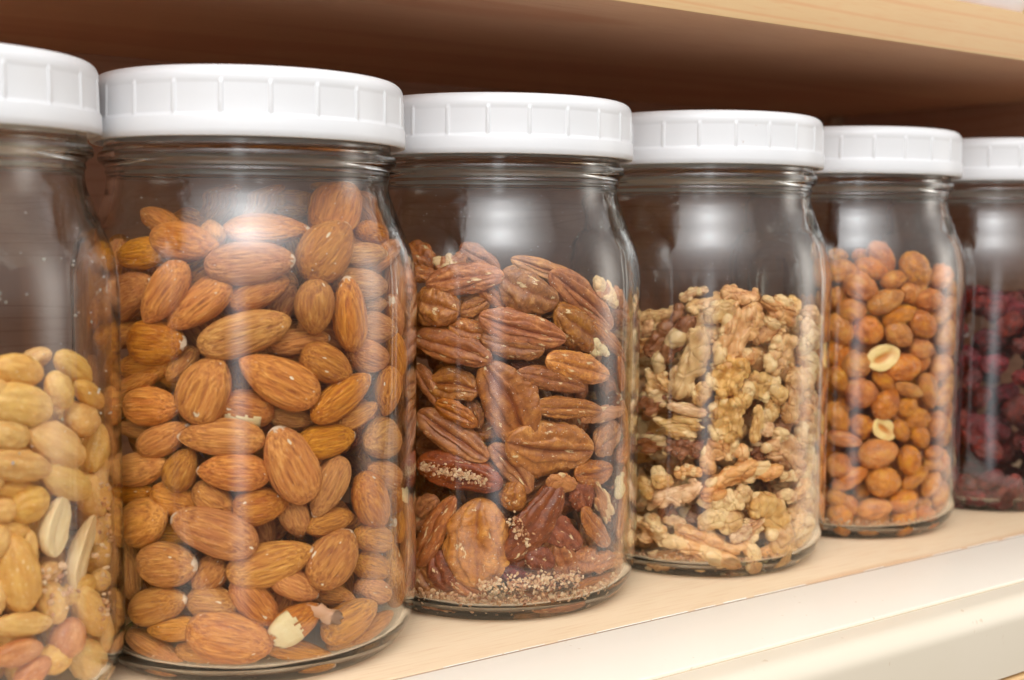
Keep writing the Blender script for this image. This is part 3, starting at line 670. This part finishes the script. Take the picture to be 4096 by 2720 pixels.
for i, key in enumerate(JAR):
    if key not in T: continue
    cx, cy_ = XS[i], YS[i]
    for (ox, oy, k), txt in T[key]:
        for row in txt.replace('\n', ';').split(';'):
            w = row.split()
            if not w: continue
            a = list(map(float, w[:6])); flags = w[6:]
            u, v = ox+a[0]*k, oy+a[1]*k
            d = ray(u, v); ang = math.radians(a[4]); dep = a[5]
            # thickness guess from the apparent width
            o2 = CAM[:2]-[cx, cy_]
            def hit(R):
                A = d[:2]@d[:2]; Bq = 2*o2@d[:2]; Cq = o2@o2-R*R; D = Bq*Bq-4*A*Cq
                t_ = (-Bq-math.sqrt(D))/(2*A) if D > 0 else -Bq/(2*A)
                return CAM+d*t_, D > 0
            P0, ok = hit(46); zc = (P0-CAM)@fw; pm = FPX/zc
            gw = {'almonds': (1.04, 1.10), 'pecans': (1.06, 1.10), 'walnuts': (1.08, 1.12), 'honey': (1.08, 1.12), 'peanuts': (1.05, 1.10)}[key]
            L, Wd = a[2]*k/pm*gw[0], a[3]*k/pm*gw[1]
            if dep >= 4 and L < 17:      # half hidden behind others: what shows is not the whole of it
                q_ = 1.0 if key == 'peanuts' else 1.22 if key != 'walnuts' else 1.12; L *= q_; Wd *= 1+(q_-1)*.7
            th = {'almonds': max(.60*Wd, min(7.2, Wd)), 'pecans': .56*Wd, 'walnuts': .66*Wd, 'honey': .84*Wd, 'peanuts': .8*Wd}[key]
            Ri = inn_r(min(max(P0[2], 6.5), 160))-.35
            P, ok = hit(max(Ri-th/2, 8))
            n = P-np.array([cx, cy_, P[2]]); n[2] = 0; ln = np.linalg.norm(n)
            if not ok: P = np.array([cx, cy_, P[2]])+n/ln*(Ri-th/2)
            n /= ln
            vd = -(P-CAM)/np.linalg.norm(P-CAM)
            nn = n if dep < 8 else (n*.4+vd+np.array([0, 0, .5])); nn = nn/np.linalg.norm(nn)
            if nn@vd < .42: nn = nn+vd*(.42-nn@vd); nn /= np.linalg.norm(nn)
            sd = math.cos(ang)*RT+math.sin(ang)*UP
            ld = sd-(-vd)*((sd@nn)/((-vd)@nn)); f = min(np.linalg.norm(ld), 1.7); ld /= np.linalg.norm(ld)
            P = P+d*dep
            lim = inn_r(min(max(P[2], 6.5), 160))-.5*th-.4
            q = P[:2]-[cx, cy_]; lq = np.linalg.norm(q)
            if lq > lim: P[:2] = np.array([cx, cy_])+q/lq*lim
            P[2] = max(P[2], 4.1+th*.5)
            L3 = L*(1+(f-1)*.6)
            # keep both ends inside the glass: a long piece bows back
            half = L3/2*math.hypot(ld[0], ld[1]); back = max(0, math.hypot(max(Ri-th/2, 8), half*.80)-max(Ri-th/2, 8)) if dep < 8 else 0
            P[:2] -= n[:2]*back*.8
            jit = random.uniform(-.25, .25)
            R = frame(ld, nn, jit)
            colr = (1, 1, 1, 1); flip = False
            if key == 'almonds': me = random.choice(ALM)
            elif key == 'pecans':
                me = random.choice(PEC); flip = 'i' in flags or ('l' in flags and random.random() < .6)
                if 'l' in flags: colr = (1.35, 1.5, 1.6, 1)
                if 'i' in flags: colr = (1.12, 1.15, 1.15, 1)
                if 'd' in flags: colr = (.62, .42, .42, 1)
                if 'b' in flags: me = random.choice(PEC+WAL['fan']+WAL['log']); colr = (1.2, 1.3, 1.3, 1) if me in PEC else (.75, .50, .40, 1)
                if 'c' in flags: me = random.choice(CHIP+WAL['fan']+WAL['chunk']); colr = (1, 1, 1, 1) if me in CHIP else (.80, .55, .45, 1)
                if 'k' in flags: colr = (1, 1, 1, 1); me = BER[2]
            elif key == 'walnuts':
                kd = [x_ for x_ in flags if x_ in WAL][0]; me = random.choice(WAL[kd])
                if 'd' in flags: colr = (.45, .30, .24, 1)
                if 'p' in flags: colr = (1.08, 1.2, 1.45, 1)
                if 'y' in flags: colr = (1.05, 1.02, .85, 1)
            elif key == 'honey': me = HSP[0] if 's' in flags else random.choice(HON)
            elif key == 'peanuts': me = random.choice(PSP if 's' in flags else RED if 'r' in flags else PNT)
            if flip: R = R@np.diag([1, -1, -1.0])
            nm = NAMES[key] if 'k' not in flags else 'fruit_piece'
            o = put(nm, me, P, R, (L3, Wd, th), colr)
            placed[key].append((P, (L3+Wd+th)/6, th/2))
            if 'f' in flags or 'w' in flags: fl_part.append((o, 'f' in flags, me))
            asp = Wd/L
            A3 = adj[key][1 if asp < .42 else 2 if asp > .72 else 0]
            zr = (P[2]-6)/(FILL[i]-6); vr = 'at the very top' if zr > .92 else 'near the top' if zr > .78 else 'above the middle' if zr > .58 else 'at mid height' if zr > .42 else 'below the middle' if zr > .24 else 'near the bottom' if zr > .1 else 'on the bottom'
            lat = (P-np.array([cx, cy_, 0]))@RT/46
            hr = 'far left' if lat < -.66 else 'left' if lat < -.25 else 'centre' if lat < .2 else 'right' if lat < .62 else 'far right'
            sh = {'d': 'dark ', 'p': 'pale ', 'c': 'cream coloured ', 'b': 'broken '}
            pre = ''.join(sh.get(x_, '') for x_ in flags if key in ('pecans', 'walnuts'))
            if key in ('honey', 'peanuts') and 's' in flags: pre = 'pale split-open '
            if key == 'peanuts' and 'r' in flags: pre = ''; A3 = 'peanut in red skin'
            lab = SPECIAL.get((key, flags[0] if flags else ''), None) or f"{pre}{A3} slanting {CLK(math.degrees(ang))}, {vr}, {hr} of {WHERE[key]}"
            used_labels.setdefault(lab, []).append((u, v, L, o))
            tag(o, lab, CATS[key] if 'k' not in flags else 'fruit', GROUPS[key] if 'k' not in flags else None)
def tell_apart():
    for lab, lst in used_labels.items():              # where two read alike, say which is which
        if len(lst) == 2:
            a, b = lst
            big, sml = (a, b) if a[2] > b[2] else (b, a)
            if big[2]/sml[2] > 1.15: big[3]['label'] = 'larger ' + lab; sml[3]['label'] = 'smaller ' + lab
            else:
                hi, lo = (a, b) if a[1] < b[1] else (b, a); hi[3]['label'] = 'upper ' + lab; lo[3]['label'] = 'lower ' + lab
        elif len(lst) > 2:
            lst.sort(key=lambda t_: t_[1])
            for wd, t_ in zip(['uppermost ', 'second highest ', 'third highest ', 'fourth highest ', 'fifth highest ', 'sixth highest ', 'seventh highest '][:len(lst)-1], lst): t_[3]['label'] = wd + lab
            lst[-1][3]['label'] = 'lowest ' + lab
tell_apart(); used_labels.clear()
def bands(P, i):
    zr = (P[2]-6)/(FILL[i]-6); lat = (P-np.array([XS[i], YS[i], 0]))@RT/46
    vr = 'at the very top' if zr > .92 else 'near the top' if zr > .78 else 'above the middle' if zr > .58 else 'at mid height' if zr > .42 else 'below the middle' if zr > .24 else 'near the bottom' if zr > .1 else 'on the bottom'
    return vr, 'far left' if lat < -.66 else 'left' if lat < -.25 else 'centre' if lat < .2 else 'right' if lat < .62 else 'far right'
# flesh and scuffs laid bare on two almonds: a raised patch following the nut
for o, big, me in fl_part:
    vs = []; idx = {}; fs = []
    for p in me.polygons:
        c = p.center
        nz = N(c.x*9, c.y*9, 3.3)*.09
        inside = (c.z > .05 and -.40+nz < c.x < .02+nz and c.y > -.42) if big else (c.z > .02 and -.30 < c.x < .28 and .10+nz < c.y < .34+nz)
        if inside:
            f = []
            for k in p.vertices:
                if k not in idx:
                    q = me.vertices[k]; idx[k] = len(vs); vs.append(q.co+q.normal*.012)
                f.append(idx[k])
            fs.append(f)
    if vs:
        po = obj('bare_flesh', mesh('bare_flesh', vs, fs, M['flesh']), o)
        sm = po.modifiers.new('thickness', 'SOLIDIFY'); sm.thickness = .03; sm.offset = -1

# ------------------------------------------------------------------ the rest of each fill, behind and round the sides
SZ = {'almonds': (23, 13, 8), 'pecans': (27, 14, 8), 'walnuts': (26, 17, 13), 'honey': (14, 11.2, 9.8), 'peanuts': (15, 9.5, 8.5), 'berries': (13, 9, 6)}
POOL = {'almonds': ALM, 'pecans': PEC, 'walnuts': sum(WAL.values(), []), 'honey': HON, 'peanuts': PNT, 'berries': BER}
HID = {'almonds': 'whole brown almond packed behind the front layer of the almond jar', 'pecans': 'pecan half packed behind the front layer of the pecan jar',
       'walnuts': 'walnut piece packed behind the front layer of the walnut jar', 'honey': 'honey roasted peanut packed behind the front layer of its jar',
       'peanuts': 'blanched peanut packed behind the front layer of the leftmost jar', 'berries': 'wrinkled dark red dried cranberry deep inside or behind in the rightmost jar'}
CNT = {'almonds': 165, 'pecans': 120, 'walnuts': 150, 'honey': 210, 'peanuts': 170, 'berries': 290}
for i, key in enumerate(JAR):
    cx, cy_ = XS[i], YS[i]; L, Wd, Tk = SZ[key]; base = np.array([cx, cy_, 0.0])
    fdir = math.atan2(CAM[1]-cy_, CAM[0]-cx); done = 0
    pts = [p[0] for p in placed[key]]
    got = []
    sep = {'almonds': .50, 'pecans': .50, 'walnuts': .60, 'honey': .80, 'peanuts': .70, 'berries': .54}[key]*(L+Wd+Tk)/3
    for tries in range(60000):
        if done >= CNT[key]: break
        a = random.uniform(-math.pi, math.pi); z = random.uniform(6.5 if key == 'berries' else 9, FILL[i]-6)
        if key == 'berries' and random.random() < .2: z = random.uniform(5.6, 13)
        da = abs((a-fdir+math.pi) % (2*math.pi)-math.pi)
        Ri = inn_r(z)
        if key != 'berries' and da < 1.30: r = random.uniform(Ri-29, Ri-(18 if key == 'walnuts' else 14))
        else:
            r = Ri-Tk*.5-.6 if random.random() < .65 else random.uniform(Ri-26, Ri-12)
        if random.random() < .18: r = random.uniform(0, Ri-12); z = FILL[i]-random.uniform(4, 13)
        top = FILL[i]-5+4*math.sin(a*2+i)-(6 if da < 1.2 else 0)
        if z > top: continue
        P = base+np.array([r*math.cos(a), r*math.sin(a), z])
        if any((P-q)@(P-q) < sep*sep for q in got): continue
        if any((P-q)@(P-q) < (sep*.72)**2 for q in pts): continue
        got.append(P); s = random.uniform(.85, 1.1)
        n = np.array([math.cos(a), math.sin(a), random.uniform(-.15, .25)])
        th_ = random.gauss(0, .55) if key != 'honey' else random.uniform(-1.5, 1.5)
        tg = np.array([-math.sin(a), math.cos(a), 0]); ld = math.cos(th_)*tg+math.sin(th_)*np.array([0, 0, 1.0])
        if random.random() < .5: ld = -ld
        R = frame(ld, n, random.uniform(-.3, .3))
        if key in ('pecans',) and random.random() < .4: R = R@np.diag([1, -1, -1.0])
        # long pieces against the glass sit further in
        bow = math.hypot(Ri, L*s*.40*abs(math.cos(th_)))-Ri
        if r > Ri-12: P = P-np.array([math.cos(a), math.sin(a), 0])*bow
        o = put(NAMES[key], random.choice(POOL[key]), P, R, (L*s, Wd*s*random.uniform(.85, 1.1), Tk*s), (1, 1, 1, 1))
        tag(o, HID[key], CATS[key], GROUPS[key]); done += 1
        if key == 'berries' and da < 1.35 and r > Ri-8:
            vr, hr = bands(P, i); used_labels.setdefault(f"dried cranberry against the glass, {vr}, {hr} of cranberry jar", []).append((0, -P[2], L*s, o)); o['label'] = f"dried cranberry against the glass, {vr}, {hr} of cranberry jar"

tell_apart()
# ------------------------------------------------------------------ crumbs
def floor_crumbs(i, n, rmin, rmax, rad, name, mat=M['crumb'], zspan=2.5, arc=None):
    f0 = math.atan2(CAM[1]-YS[i], CAM[0]-XS[i]); P = []
    for _ in range(n):
        a = f0+random.gauss(0, .8) if arc is None else f0+random.uniform(*arc)
        r = random.uniform(rmin, rmax); z = 4.4+max(0, (r-38))**1.4*.22+abs(random.gauss(0, zspan*.4))
        r = min(r, inn_r(z)-.5); P.append((XS[i]+r*math.cos(a), YS[i]+r*math.sin(a), z))
    o = flecks(name, np.array(P), rad*rng.uniform(.35, 1.25, n), mat, None)
    return o
tag(floor_crumbs(2, 1500, 34, 45, .75, 'pecan_crumbs', zspan=3.5), 'pecan crumbs and skin flakes heaped on the bottom of the pecan jar', 'crumbs')
tag(floor_crumbs(3, 500, 36, 45, .45, 'walnut_crumbs'), 'fine pale walnut crumbs on the bottom of the walnut jar', 'crumbs')
tag(floor_crumbs(4, 700, 36, 45, .6, 'sugar_crumbs'), 'sugar crumbs on the bottom of the honey peanut jar', 'crumbs')
tag(floor_crumbs(1, 60, 34, 45, .5, 'almond_crumbs', zspan=1.5), 'few skin flakes on the bottom of the almond jar', 'crumbs')
def spray(i, u0, v0, u1, v1, wd, n, rad, name, lab, inset=1.0):
    P = []
    for _ in range(n):
        t_ = random.random(); u = u0+(u1-u0)*t_+random.gauss(0, wd*(.3 if abs(u1-u0) > abs(v1-v0) else 1.1)); v = v0+(v1-v0)*t_+random.gauss(0, wd)
        d = ray(u, v); o2 = CAM[:2]-[XS[i], YS[i]]; R_ = 46-inset
        A = d[:2]@d[:2]; B_ = 2*o2@d[:2]; D = B_*B_-4*A*(o2@o2-R_*R_)
        if D <= 0: continue
        P.append(CAM+d*(-B_-math.sqrt(D))/(2*A))
    return tag(flecks(name, np.array(P), rad*rng.uniform(.4, 1.3, len(P)), M['crumb'], None), lab, 'crumbs', None, 'stuff')
spray(2, 1690, 1860, 1940, 1925, 12, 210, .62, 'pecan_grit', 'pale pecan grit sprinkled on the dark pecan at lower left')
spray(2, 1920, 2345, 2320, 2310, 17, 420, .62, 'pecan_grit', 'band of pale grit under the upright pecan near the jar bottom')
spray(2, 2040, 2060, 2110, 2170, 14, 60, .6, 'pecan_grit', 'small patch of grit beside the upright pecan')
spray(0, 190, 2290, 250, 2420, 30, 25, .8, 'peanut_crumbs', 'pale peanut crumbs between the split peanuts of the leftmost jar', 2.0)
spray(0, 395, 1900, 400, 2500, 14, 60, .6, 'peanut_crumbs', 'peanut crumbs clinging along the right wall of the leftmost jar', .8)
# loose skin flake on an almond, white chip by the right wall
def flake(name, u, v, i, w, h, mat, lab, cat, seed, thick=.35, bend=.15):
    d = ray(u, v); o2 = CAM[:2]-[XS[i], YS[i]]; R_ = 45.2
    A = d[:2]@d[:2]; B_ = 2*o2@d[:2]; D = B_*B_-4*A*(o2@o2-R_*R_); P = CAM+d*(-B_-math.sqrt(max(D, 0)))/(2*A)
    n = P-np.array([XS[i], YS[i], P[2]]); n[2] = 0; n /= np.linalg.norm(n); vd = (CAM-P)/np.linalg.norm(CAM-P); n = n+vd*.6; n /= np.linalg.norm(n)
    R = frame(RT-UP*.35, n); r_ = random.Random(seed); m_ = 22; vs = [(0, 0, .02)]
    for k in range(m_):
        a = 2*math.pi*k/m_; q = .5*(1+r_.uniform(-.32, .2)); vs.append((q*math.cos(a), q*math.sin(a), bend*math.cos(2*a)))
    me = mesh(name, vs, [[0, 1+k, 1+(k+1) % m_] for k in range(m_)], mat)
    o = put(name, me, P, R, (w, h, 2.5)); s_ = o.modifiers.new('t', 'SOLIDIFY'); s_.thickness = .12
    tag(o, lab, cat)
flake('almond_skin_flake', 1303, 2454, 1, 10.5, 4.6, M['husk'], 'torn brown skin flake stuck between two almonds near the bottom', 'skin flake', 3)
flake('almond_chip', 1618, 1980, 1, 5, 5.5, M['flesh'], 'white almond chip wedged at the right wall of almond jar', 'almond chip', 8)

# ------------------------------------------------------------------ things standing on the upper shelf, only their feet in view
def sack(name, x0, x1, y0, y1, z0, h, mat, seed):
    nu, nv = 64, 26; vs = []; fs = []
    for j in range(nv+1):
        t_ = j/nv
        for k in range(nu):
            a = 2*math.pi*k/nu; c, s = math.cos(a), math.sin(a)
            rr = (abs(c)**3.5+abs(s)**3.5)**(-1/3.5)*(1-.10*t_*t_)*(1-.10*math.exp(-t_*14))
            rr *= 1+.07*N(c*3+seed, s*3, t_*3)+.05*abs(N(c*6, s*6+seed, t_*2.0))
            vs.append((((x0+x1)/2+(x1-x0)/2*rr*c)*S, ((y0+y1)/2+(y1-y0)/2*rr*s)*S, (z0+h*t_)*S))
    for j in range(nv):
        for k in range(nu):
            a, b = j*nu+k, j*nu+(k+1) % nu; fs.append([a, b, b+nu, a+nu])
    fs += [list(range(nu))[::-1], [nv*nu+k for k in range(nu)]]
    return obj(name, mesh(name, vs, fs, mat))
b = sack('plastic_bag', 296, 396, -38, 40, 213.95, 95, M['bag'], 2.2)
tag(b, 'crumpled white bag standing on the upper shelf at the top right corner', 'bag')
b = sack('food_packet', 396, 460, -36, 30, 213.95, 110, M['yellow'], 5.1)
tag(b, 'yellow packet on the upper shelf at the extreme right edge', 'packet')
